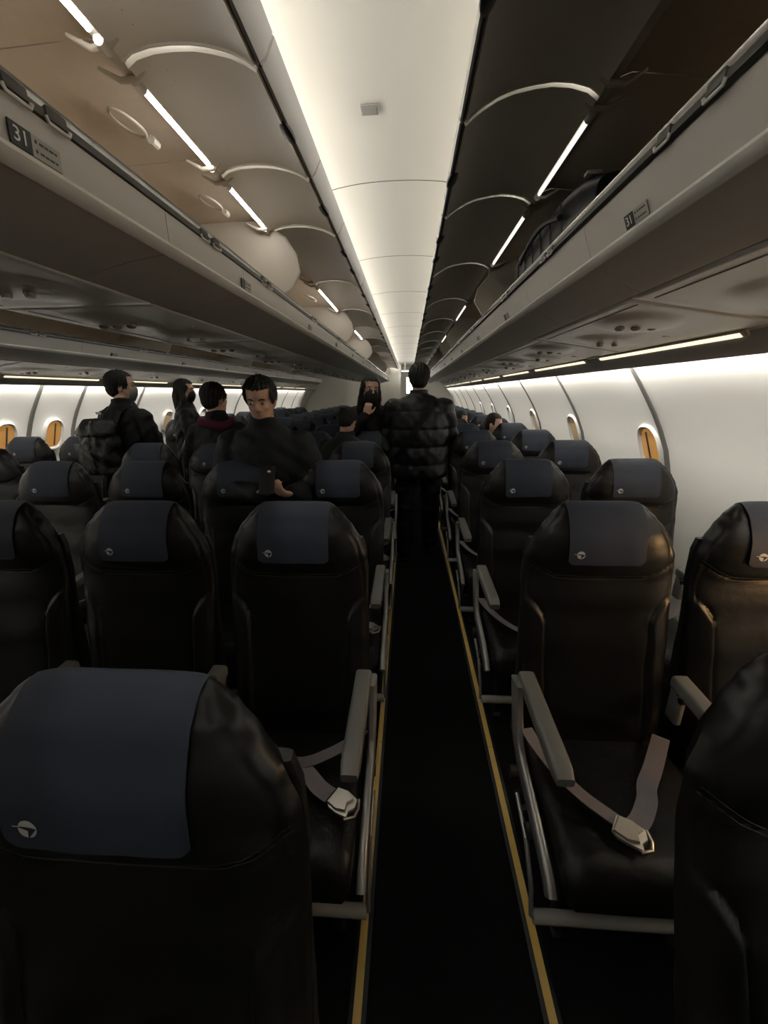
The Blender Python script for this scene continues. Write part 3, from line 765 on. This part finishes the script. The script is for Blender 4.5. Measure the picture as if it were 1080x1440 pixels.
rowname = ['nearest row', 'second row', 'third row', 'fourth row', 'fifth row', 'sixth row', 'seventh row', 'eighth row', 'ninth row', 'tenth row', 'eleventh row', 'twelfth row', 'thirteenth row', 'fourteenth row', 'fifteenth row']
YR = lambda i: .33+.79*i
protos = {}
def place(key, loc, label, group, make):
    if key not in protos: o = make(); protos[key] = o
    else: o = copy_tree(protos[key])
    o.location = loc; tag(o, label, 'seat', group); return o
NROW = 15
for i in [1, 0]+list(range(2, NROW)):
    yr = YR(i)+(.09 if i == 0 else .015)
    for c in range(2):
        x = .592+.512*c+(.012 if i == 0 else 0)
        k = ('R', c)
        lab = 'black seat right of the aisle, %s, %s' % (rowname[i], 'aisle side' if c == 0 else 'beside the window wall')
        if i == 1 and c == 0: lab = 'empty black leather aisle seat on the right, silver belt buckle lying open on its cushion'
        if i == 0 and c == 0: lab = 'black seat cut by the lower right picture edge, only its headrest shoulder in view'
        o = place(k, (x, yr, 0), lab, 'black leather seats right of the aisle', lambda: seat((0, 0, 0), 'R' if c == 0 else 'P', True, c == 0, False, c == 0))
        if i == 0:
            o.rotation_euler.x = -.11; o.location.y = .30
            for ch in list(o.children):
                if ch.name.startswith('rear_shell'): bpy.data.objects.remove(ch)
    for c in range(4):
        x = -.355-.515*c; col = ['next to the yellow-striped aisle', 'one seat in from the aisle', 'two seats in from the aisle', 'three seats in from the aisle'][c]
        lab = 'black centre block seat, %s, %s' % (rowname[i], col)
        if i == 0 and c == 0: lab = 'large black seat in the lower left foreground with blue cover and white emblem'
        if i == 1 and c == 0: lab = 'black leather seat left of the aisle with folded grey belt and buckle, second row'
        place(('C', c), (x, YR(i), 0), lab, 'black leather seats in the centre block', lambda: seat((0, 0, 0), 'L' if c == 0 else 'P', True, c == 3, c == 0, c == 3))
    if 2 <= i < 13:
        for c in range(2):
            x = 2*CX-.583-.512*c
            place(('F', c), (x, YR(i)+.52, 0), 'black seat in the far left block, %s, %s' % (rowname[i-1].replace('nearest', 'first'), 'beside the left aisle' if c == 0 else 'beside the left window wall'), 'black leather seats in the far left block', lambda: seat((0, 0, 0), 'P', True, c == 1, c == 0, False))
# ================================================================ PEOPLE
def remesh(mb, name, mats, voxel, smooth=4, shape=None, parent=None, cut=None):
    me = mb.mesh('tmp', mats, False); o = bpy.data.objects.new('tmp', me); COL.objects.link(o)
    m = o.modifiers.new('r', 'REMESH'); m.mode = 'VOXEL'; m.voxel_size = voxel
    m = o.modifiers.new('s', 'SMOOTH'); m.iterations = smooth; m.factor = .5
    bpy.context.view_layer.update(); dg = bpy.context.evaluated_depsgraph_get()
    me2 = bpy.data.meshes.new_from_object(o.evaluated_get(dg)); bpy.data.objects.remove(o); bpy.data.meshes.remove(me)
    me2.name = name
    if shape:
        nr = [v.normal.copy() for v in me2.vertices]
        for v, n in zip(me2.vertices, nr): v.co = shape(v.co, n)
    if cut:
        bm = bmesh.new(); bm.from_mesh(me2); bmesh.ops.delete(bm, geom=[v for v in bm.verts if cut(v.co)], context='VERTS'); bm.to_mesh(me2); bm.free()
    me2.materials.clear(); me2.materials.append(M[mats]); me2.polygons.foreach_set('use_smooth', [True]*len(me2.polygons)); me2.update()
    return ob(name, me2, parent)
def eloft(mb, secs, n=20):    # sections (x, y, z, rx, ry)
    mb.loft([[(x+rx*math.cos(2*PI*k/n), y+ry*math.sin(2*PI*k/n), z) for k in range(n)] for x, y, z, rx, ry in secs])
def limb(mb, pts, rs, n=14):
    P_ = [Vector(p) for p in pts]; out, ro = [], []
    for i in range(len(P_)-1):
        for k in range(6): t = k/6; out.append(P_[i].lerp(P_[i+1], t)); ro.append(rs[i]+(rs[i+1]-rs[i])*t)
    out.append(P_[-1]); ro.append(rs[-1])
    mb.tube(out, ro, n)
    for p, r_ in zip(P_, rs): mb.sphere(p, r_, 14, 8)
def hand(mb, wrist, fdir, pnorm, side, curl=.5, sc=1.0):
    # fdir: direction the fingers point, pnorm: direction the palm faces, side: +1 thumb on (fdir x pnorm) side
    W_ = Vector(wrist); f_ = Vector(fdir).normalized(); p_ = Vector(pnorm); p_ = (p_-f_*p_.dot(f_)).normalized(); s_ = f_.cross(p_)*side
    rot = Matrix((tuple(s_), tuple(f_), tuple(p_))).transposed()
    mb.sphere(W_+f_*.045*sc, (.040*sc, .052*sc, .015*sc), 16, 10, rot)
    for i, (o_, ln) in enumerate(((.028, .072), (.010, .080), (-.009, .075), (-.027, .060))):
        p = W_+f_*.080*sc+s_*o_*sc; d = f_.copy(); pts = [W_+f_*.05*sc+s_*o_*.9*sc, p]; ang = 0
        for q in (.42, .33, .25):
            ang += curl*(.9 if q > .4 else 1.1); d = f_*math.cos(ang)+p_*math.sin(ang); p = p+d*ln*q*sc*1.05; pts.append(p)
        limb(mb, pts, [.009*sc, .0088*sc, .0082*sc, .0076*sc, .0066*sc], 10)
    b = W_+f_*.022*sc+s_*.026*sc; d1 = (s_*.75+f_*.6+p_*.35).normalized(); d2 = (s_*.25+f_*.85+p_*.45).normalized()
    limb(mb, [b, b+d1*.034*sc, b+d1*.034*sc+d2*.030*sc, b+d1*.034*sc+d2*.052*sc], [.013*sc, .011*sc, .0098*sc, .008*sc], 10)
def head(mb, c, rot):      # c = centre of the head, faces -y before rot
    c = Vector(c); n = 26; secs = []
    prof = [(-.115, .018, .022, -.048), (-.108, .034, .036, -.040), (-.095, .048, .052, -.030), (-.075, .059, .068, -.018), (-.05, .067, .080, -.008), (-.02, .072, .088, 0), (.01, .0745, .093, .004), (.04, .075, .095, .006), (.07, .069, .088, .006), (.092, .055, .070, .006), (.108, .034, .044, .005), (.115, .014, .02, .004)]
    rings = []
    for z, rx, ry, y in prof:
        rings.append([c+rot @ Vector((rx*math.cos(2*PI*k/n), y+ry*math.sin(2*PI*k/n), z)) for k in range(n)])
    mb.loft(rings)
    P_ = lambda x, y, z: c+rot @ Vector((x, y, z))
    mb.tube([P_(0, -.080, .012), P_(0, -.094, -.012), P_(0, -.103, -.030), P_(0, -.090, -.038)], [.006, .009, .0125, .010], 10)       # nose
    for sx in (-1, 1):
        mb.sphere(P_(sx*.011, -.092, -.033), .008, 8, 6)
        mb.sphere(P_(sx*.030, -.078, .022), (.024, .012, .008), 10, 6, rot)      # brow
        mb.sphere(P_(sx*.036, -.066, -.028), (.020, .016, .016), 10, 6, rot)     # cheek
        mb.sphere(P_(sx*.077, .010, -.012), (.008, .019, .031), 12, 8, rot @ Matrix.Rotation(sx*.25, 3, 'Z'))
    mb.sphere(P_(0, -.080, -.060), (.022, .010, .006), 10, 6, rot); mb.sphere(P_(0, -.078, -.071), (.018, .010, .006), 10, 6, rot)
    mb.sphere(P_(0, -.066, -.098), (.020, .016, .013), 10, 6, rot)
def person(loc, rz, h, label, tops, group=None, head_rot=(0, 0, 0), armL=None, armR=None, legs=None, hair='short', coat='coat_black', coat_len=.80, coat_w=1.0, quilt=0, mask=None, hair_len=.0, seated=False, lean=0, trousers='trousers', hands=('relax', 'relax'), fem=False):
    k = h/1.72; r = empty('person', loc, rz); tag(r, label, 'person', group)
    sh = .185*coat_w if not fem else .165*coat_w
    hc = Vector((0, -.02+lean*-.30, 1.600)); hr = Matrix.Rotation(head_rot[2], 3, 'Z') @ Matrix.Rotation(head_rot[0], 3, 'X') @ Matrix.Rotation(head_rot[1], 3, 'Y')
    L = lambda z: -lean*.30*max(0, z-.95)/.6          # forward lean of the trunk
    # joints: shoulder, elbow, wrist
    armL = armL or [(-.235, .0, 1.18), (-.25, -.02, .96), ((0, 0, -1), (1, 0, 0))]
    armR = armR or [(.235, .0, 1.18), (.25, -.02, .96), ((0, 0, -1), (-1, 0, 0))]
    legs = legs or [[(-.095, 0, .92), (-.10, -.01, .50), (-.10, .01, .09)], [(.095, 0, .92), (.10, -.01, .50), (.10, .01, .09)]]
    b = MB(); head(b, hc, hr*1.05 if False else hr)
    b.tube([(0, L(1.40)+.012, 1.38), (0, (L(1.5)+.008), 1.48), tuple(hc+hr @ Vector((0, .012, -.06)))], [.066, .056, .056], 16)
    eloft(b, [(0, 0, .86, .13, .09), (0, 0, .92, .165, .105), (0, L(1.02), 1.02, .145, .095), (0, L(1.15), 1.15, .145, .10), (0, L(1.3), 1.30, .16, .105), (0, L(1.37), 1.37, .13, .085), (0, L(1.42), 1.42, .08, .06)])
    for sx, arm in ((-1, armL), (1, armR)):
        S0 = Vector((sx*sh*.86, L(1.37), 1.345)); E_, W_ = Vector(arm[0]), Vector(arm[1])
        limb(b, [S0, E_, W_], [.046, .038, .027], 12)
        hand(b, W_+(W_-E_).normalized()*.005, arm[2][0], arm[2][1], arm[2][2] if len(arm[2]) > 2 else sx, curl=arm[3] if len(arm) > 3 else .35)
    for sx, lg in zip((-1, 1), legs):
        limb(b, lg, [.085, .056, .040], 14); a = Vector(lg[2]); b.sphere(a+Vector((0, -.07, -.045)), (.042, .12, .035), 14, 8)
    body = remesh(b, 'body', 'skin', .0075 if not seated else .009, 3, parent=r)
    # trousers
    t = MB(); eloft(t, [(0, .0, .80, .165, .11), (0, 0, .88, .182, .122), (0, 0, .98, .168, .112)])
    for lg in legs: limb(t, [Vector(lg[0]), Vector(lg[1]), Vector(lg[2])], [.110, .086, .076], 16)
    def fold(c, n): return c+n*(.006*math.sin(c.z*38+c.x*17)+.004*math.sin(c.z*77-c.y*30))
    remesh(t, 'trousers', trousers, .011, 4, fold, r)
    for lg in legs:
        a = Vector(lg[2]); m_ = MB(); m_.sphere(a+Vector((0, -.075, -.040)), (.050, .135, .042), 18, 10); m_.sphere(a+Vector((0, .01, -.03)), (.046, .055, .058), 14, 8)
        m_.box(a+Vector((0, -.06, -.078)), (.085, .25, .022), bev=.008); m_.build('shoe', 'shoe', r)
    # coat : trunk, collar and sleeves in one surface
    c_ = MB(); z0 = coat_len; w_ = coat_w
    eloft(c_, [(0, .0, z0, .200*w_, .150*w_), (0, 0, z0+.03, .208*w_, .158*w_), (0, L(1.0), 1.0, .205*w_, .150*w_), (0, L(1.2), 1.20, .205*w_, .150*w_), (0, L(1.33), 1.33, .190*w_, .130*w_), (0, L(1.40), 1.40, .150*w_, .105*w_), (0, L(1.445), 1.445, .105*w_, .088), (0, L(1.47), 1.47, .085, .082), (0, L(1.5)+.005, 1.505, .078, .080)])
    for sx, arm in ((-1, armL), (1, armR)):
        E_, W_ = Vector(arm[0]), Vector(arm[1]); S0 = Vector((sx*sh*.88, L(1.39), 1.335)); 
        limb(c_, [S0, E_, W_+(E_-W_).normalized()*.015], [.078*w_, .066*w_, .048*w_], 16)
    def q(c, n):
        a = .004*math.sin(c.z*31+c.x*22)+.003*math.sin(c.x*45+c.z*60+c.y*20)
        if quilt: a = quilt*(abs(math.sin(c.z*PI/.150+.4))**.5-.6)+.003*math.sin(c.x*60)*math.sin(c.z*50)
        return c+n*a
    ct = remesh(c_, 'coat', coat, .0095, 4, q, r, cut=lambda v: v.length < -1)
    # hair
    hm = MB(); P_ = lambda x, y, z: hc+hr @ Vector((x, y, z))
    if hair in ('short', 'long'):
        hm.sphere(P_(0, .012, .030), (.091, .107, .097), 24, 14, hr); hm.sphere(P_(0, .048, -.015), (.074, .066, .075), 20, 12, hr)
        for sx in (-1, 1): hm.sphere(P_(sx*.066, .010, .035), (.020, .055, .038), 12, 8, hr)
        if hair == 'long':
            for sx in (-1, 1):
                hm.tube([P_(sx*.064, -.010, .055), P_(sx*.082, .0, .0), P_(sx*.088, .004, -.08), P_(sx*.082, .02, -.16), P_(sx*.085, .015, -.16-hair_len*.5), P_(sx*.08, .0, -.17-hair_len)], [.018, .022, .026, .032, .032, .016], 12)
            hm.tube([P_(0, .06, .03), P_(0, .085, -.06), P_(0, .085, -.16), P_(0, .080, -.16-hair_len*.6), P_(0, .07, -.18-hair_len)], [.07, .07, .066, .055, .025], 16, flat=(1, .8))
    rnd = random.Random(5)
    def hs(c, n):
        d = (c-hc); a = math.atan2(d.x, d.y)
        return c+n*(.003*math.sin(a*23+d.z*40)+.0022*math.sin(a*51+c.z*90)+.0015*rnd.uniform(-1, 1))
    inv = hr.inverted()
    def cut(v):
        q_ = inv @ (v-hc); return q_.y < -.035 and abs(q_.x) < .066 and q_.z < .068
    remesh(hm, 'hair', 'hair', .006, 2, hs, r, cut=cut)
    # face details
    for sx in (-1, 1):
        e = MB(); e.sphere(P_(sx*.031, -.0835, .002), (.015, .008, .0075), 12, 8, hr); o = e.build('eye', 'eye_white', r)
        e = MB(); e.sphere(P_(sx*.031, -.0895, .002), (.0062, .004, .0062), 10, 6, hr); e.build('iris', 'eye', o)
        e = MB(); e.tube([P_(sx*.016, -.092, .021), P_(sx*.032, -.092, .027), P_(sx*.048, -.082, .022)], [.003, .0042, .002], 8); e.build('eyebrow', 'hair', r)
    if mask:
        m_ = MB(); rg = []
        for z, rx, ry, y in ((.000, .030, .030, -.078), (-.012, .050, .045, -.066), (-.035, .066, .066, -.050), (-.065, .064, .070, -.040), (-.09, .052, .060, -.035), (-.112, .030, .034, -.045)):
            rg.append([P_(rx*math.sin(a), y*.93-ry*.9*math.cos(a)+.004, z-.008) for a in [(-1+2*j/20)*1.45 for j in range(21)]])
        m_.loft(rg, cap=False, closed=False); o = m_.build('face_mask', mask, r); sd = o.modifiers.new('t', 'SOLIDIFY'); sd.thickness = .004; sd.offset = 1
        for sx in (-1, 1):
            e = MB(); e.tube([P_(sx*.062, -.05, -.025), P_(sx*.080, -.01, .005), P_(sx*.083, .02, -.01), P_(sx*.066, -.03, -.08)], .002, 6); e.build('ear_loop', mask, o)
    r.scale = (k, k, k); return r, hc, hr

# man from behind in the aisle
man, hc, hr = person((.088, 3.52, 0), PI, 1.74, 'man seen from behind in a black quilted puffer jacket, standing in the aisle', None, head_rot=(0, 0, 0), coat='puffer', coat_len=.76, coat_w=1.30, quilt=.014,
    armR=[(.285, -.06, 1.10), (.24, -.26, .98), ((-.3, -1, .3), (-1, 0, 0)), .6], armL=[(-.275, -.08, 1.12), (-.16, -.32, 1.18), ((.5, -.8, .3), (0, 0, -1)), .6],
    legs=[[(-.105, 0, .92), (-.12, -.04, .50), (-.125, -.08, .095)], [(.105, 0, .92), (.115, .03, .50), (.125, .15, .095)]])
# dark strap over the man's back
mb = MB(); mb.ribbon([(-.10, .10, 1.45), (-.07, .176, 1.36), (-.02, .208, 1.26), (.06, .214, 1.14), (.14, .205, 1.02), (.20, .15, .93)], .05, .006, (0, 1, 0)); o = mb.build('bag_strap', 'coat_black', man)
# woman with the black mask, hand raised to her face
person((-.36, 3.68, 0), .25, 1.64, 'woman with long dark hair, black face mask and raised hand, beside the puffer-jacket man', None, head_rot=(-.05, .10, .12), hair='long', hair_len=.10, coat='coat_black', mask='mask_black', fem=True, coat_w=.95, lean=.15,
    armL=[(-.24, -.10, 1.13), (-.07, -.22, 1.38), ((.25, .1, 1), (.3, 1, 0), -1), .75])
# man with the rucksack in the left aisle
bp, hcb, hrb = person((-2.32, 3.12, 0), PI-.25, 1.70, 'man in black with short hair and a black rucksack, standing in the left aisle', None, head_rot=(-.05, 0, -.75), coat='coat_black', coat_len=.86, coat_w=1.10, mask='mask_grey')
r = empty('rucksack', (-2.36-.03, 2.90, 1.08), -.25); tag(r, 'crumpled black rucksack with a grey panel, worn by the man at left', 'backpack')
b = MB(); eloft(b, [(-.01, 0, -.17, .13, .07), (-.01, 0, -.15, .155, .095), (-.01, -.01, .0, .165, .11), (0, 0, .12, .16, .10), (0, .0, .19, .14, .085), (0, .01, .22, .11, .06)], 28)
rr = random.Random(9)
remesh(b, 'bag_body', 'bag_nylon', .010, 2, lambda c, n: c+n*(.008*math.sin(c.z*45+c.x*30)+.006*math.sin(c.x*70-c.z*25)), r)
b = MB(); eloft(b, [(0, -.02, .14, .172, .115), (0, -.015, .17, .175, .12), (0, 0, .21, .165, .11), (0, .01, .255, .12, .075)], 28)
remesh(b, 'flap', 'bag_nylon', .010, 2, lambda c, n: c+n*(.007*math.sin(c.x*50+c.z*20)), r)
b = MB(); b.box((-.055, -.112, -.02), (.16, .016, .20), Matrix.Rotation(.08, 3, 'X'), bev=.007); b.build('front_panel', 'bag_panel', r)
for sx in (-1, 1):
    b = MB(); b.ribbon([(sx*.085, .06, .20), (sx*.10, .12, .31), (sx*.105, .20, .34), (sx*.11, .28, .27), (sx*.12, .30, .10), (sx*.12, .26, -.05), (sx*.11, .07, -.12)], .045, .010, (0, 1, .3)); b.build('shoulder_strap', 'bag_nylon', r)
b = MB(); b.box((-.02, .035, .30), (.05, .008, .022), Matrix.Rotation(.4, 3, 'X'), bev=.003); b.build('white_tag', 'placard_white', r)
# woman with long hair further down the left aisle
person((-2.42, 4.20, 0), PI-1.05, 1.67, 'woman in a black coat with long straight dark hair and mask, far down left aisle', None, head_rot=(0, 0, -.35), hair='long', hair_len=.16, coat='coat_black', mask='mask_black', fem=True)
# people standing among the centre seats
a, _, _ = person((-.77, 2.09, 0), .08, 1.59, 'person in a dark jacket holding a phone with both hands, standing among centre seats', None, head_rot=(.30, 0, 0), coat='coat_navy', coat_w=1.22, lean=.12, hair='short', mask=None,
    armL=[(-.25, -.10, 1.10), (.01, -.29, 1.11), ((.55, -.6, .35), (.3, .1, 1), -1), .6], armR=[(.28, -.10, 1.10), (.19, -.30, 1.10), ((-.45, -.6, .35), (-.3, .1, 1), 1), .6])
r = empty('phone', (-.665, 1.745, 1.115), .1); tag(r, 'black mobile phone held in both hands of the person among centre seats', 'phone')
m_ = MB(); m_.box((0, 0, .0), (.072, .010, .145), Matrix.Rotation(-.6, 3, 'X'), bev=.004); m_.build('phone_body', 'black_plastic', r)
m_ = MB(); m_.sphere((.022, -.035, .045), (.009, .004, .009), 12, 6); m_.build('camera_lens', 'silver', r)
person((-1.43, 2.87, 0), PI, 1.59, 'person in black with a maroon scarf, second standing figure among centre seats', None, head_rot=(0, 0, -.4), coat='coat_black', hair='short', coat_w=1.05)
m_ = MB()
person((-.53, 2.87, 0), PI-.5, 1.40, 'short person in a dark navy jacket, back turned, near the aisle among centre seats', None, head_rot=(.5, 0, .2), coat='coat_navy', coat_w=1.30, lean=.5, hair='short')
r = empty('scarf', (-1.43, 2.87, 1.27)); tag(r, 'maroon scarf around the neck of a standing person in black', 'scarf')
m_ = MB(); pts = [(.105*math.cos(2*PI*i/24), .105*math.sin(2*PI*i/24), .03+.014*math.sin(4*PI*i/24)) for i in range(25)]; m_.tube(pts, .036, 12); m_.build('scarf_loop', 'maroon', r)
m_ = MB(); m_.ribbon([(.04, .12, .04), (.05, .175, -.05), (.05, .19, -.18), (.05, .19, -.30)], .09, .02, (0, 1, 0)); m_.build('scarf_end', 'maroon', r)
# passengers still sitting towards the tail
SL = [[(-.09, -.06, .50), (-.10, -.46, .50), (-.10, -.44, .10)], [(.09, -.06, .50), (.10, -.46, .50), (.10, -.44, .10)]]
def sitter(x, y, rz, label, tilt):
    r = empty('person', (x, y, 0), rz); tag(r, label, 'person', 'passengers seated towards the tail')
    hc = Vector((0, -.08, 1.13)); hr = Matrix.Rotation(tilt, 3, 'Z') @ Matrix.Rotation(.15, 3, 'X')
    b = MB(); head(b, hc, hr); b.tube([(0, -.03, .92), (0, -.06, 1.05)], [.06, .055], 14)
    eloft(b, [(0, -.10, .46, .16, .11), (0, -.08, .60, .15, .11), (0, -.05, .80, .16, .11), (0, -.03, .91, .16, .09), (0, -.03, .96, .08, .06)])
    for lg in SL: limb(b, lg, [.085, .056, .040]); b.sphere(Vector(lg[2])+Vector((0, -.07, -.05)), (.042, .12, .035))
    for sx in (-1, 1):
        limb(b, [(sx*.17, -.03, .90), (sx*.21, -.15, .66), (sx*.09, -.33, .60)], [.05, .04, .027]); hand(b, (sx*.09, -.335, .60), (-sx*.3, -1, -.1), (0, 0, -1), sx, .3)
    remesh(b, 'body', 'skin', .009, 3, parent=r)
    c_ = MB(); eloft(c_, [(0, -.10, .48, .185, .135), (0, -.08, .62, .18, .135), (0, -.05, .80, .185, .13), (0, -.03, .90, .165, .11), (0, -.035, .985, .075, .075)])
    for sx in (-1, 1): limb(c_, [(sx*.17, -.03, .88), (sx*.21, -.15, .66), (sx*.10, -.32, .60)], [.075, .062, .045])
    remesh(c_, 'coat', 'coat_black', .012, 3, None, r)
    t = MB(); 
    for lg in SL: limb(t, lg, [.10, .078, .068])
    remesh(t, 'trousers', 'trousers', .013, 3, None, r)
    hm = MB(); hm.sphere(hc+hr @ Vector((0, .012, .030)), (.086, .106, .097), 20, 12, hr); hm.sphere(hc+hr @ Vector((0, .05, -.015)), (.076, .066, .08), 16, 10, hr)
    inv = hr.inverted()
    remesh(hm, 'hair', 'hair', .008, 2, None, r, cut=lambda v: (inv @ (v-hc)).y < -.04 and (inv @ (v-hc)).z < .062)
    return r
sitter(.70, 5.62+.12, .5, 'seated dark-haired passenger leaning into the gap beside an aisle seat, right block', .6)
sitter(1.02, 4.83+.12, .2, 'seated dark-haired passenger nearest the window wall, head turned, right block', .8)
sitter(.62, 7.99+.1, 0, 'seated passenger furthest away near the tail, right block', .2)
# black bag standing on the nearest right seat, its pale handle loop catching the light
r = empty('shoulder_bag', (.47, .135, .452)); tag(r, 'dark bag with a pale grey handle loop, cut by the lower right picture edge', 'bag')
b = MB(); eloft(b, [(.02, 0, .0, .085, .055), (.02, 0, .03, .105, .072), (.01, .01, .2, .11, .07), (.0, .03, .38, .105, .055), (-.01, .045, .46, .08, .036), (-.01, .05, .48, .05, .02)], 28)
remesh(b, 'bag_body', 'bag_nylon', .008, 2, lambda c, n: c+n*(.006*math.sin(c.z*45+c.x*40)+.005*math.sin(c.x*90-c.z*35)), r)
for dx, dy in ((0, 0), (.012, -.02)):
    m_ = MB(); m_.ribbon([(-.085+dx+.012*i, .02+dy+.003*i, .455+.055*math.sin(PI*(i+1)/12)+dx) for i in range(11)], .010, .004, (0, 1, .2)); m_.build('handle_loop', 'side_silver', r)
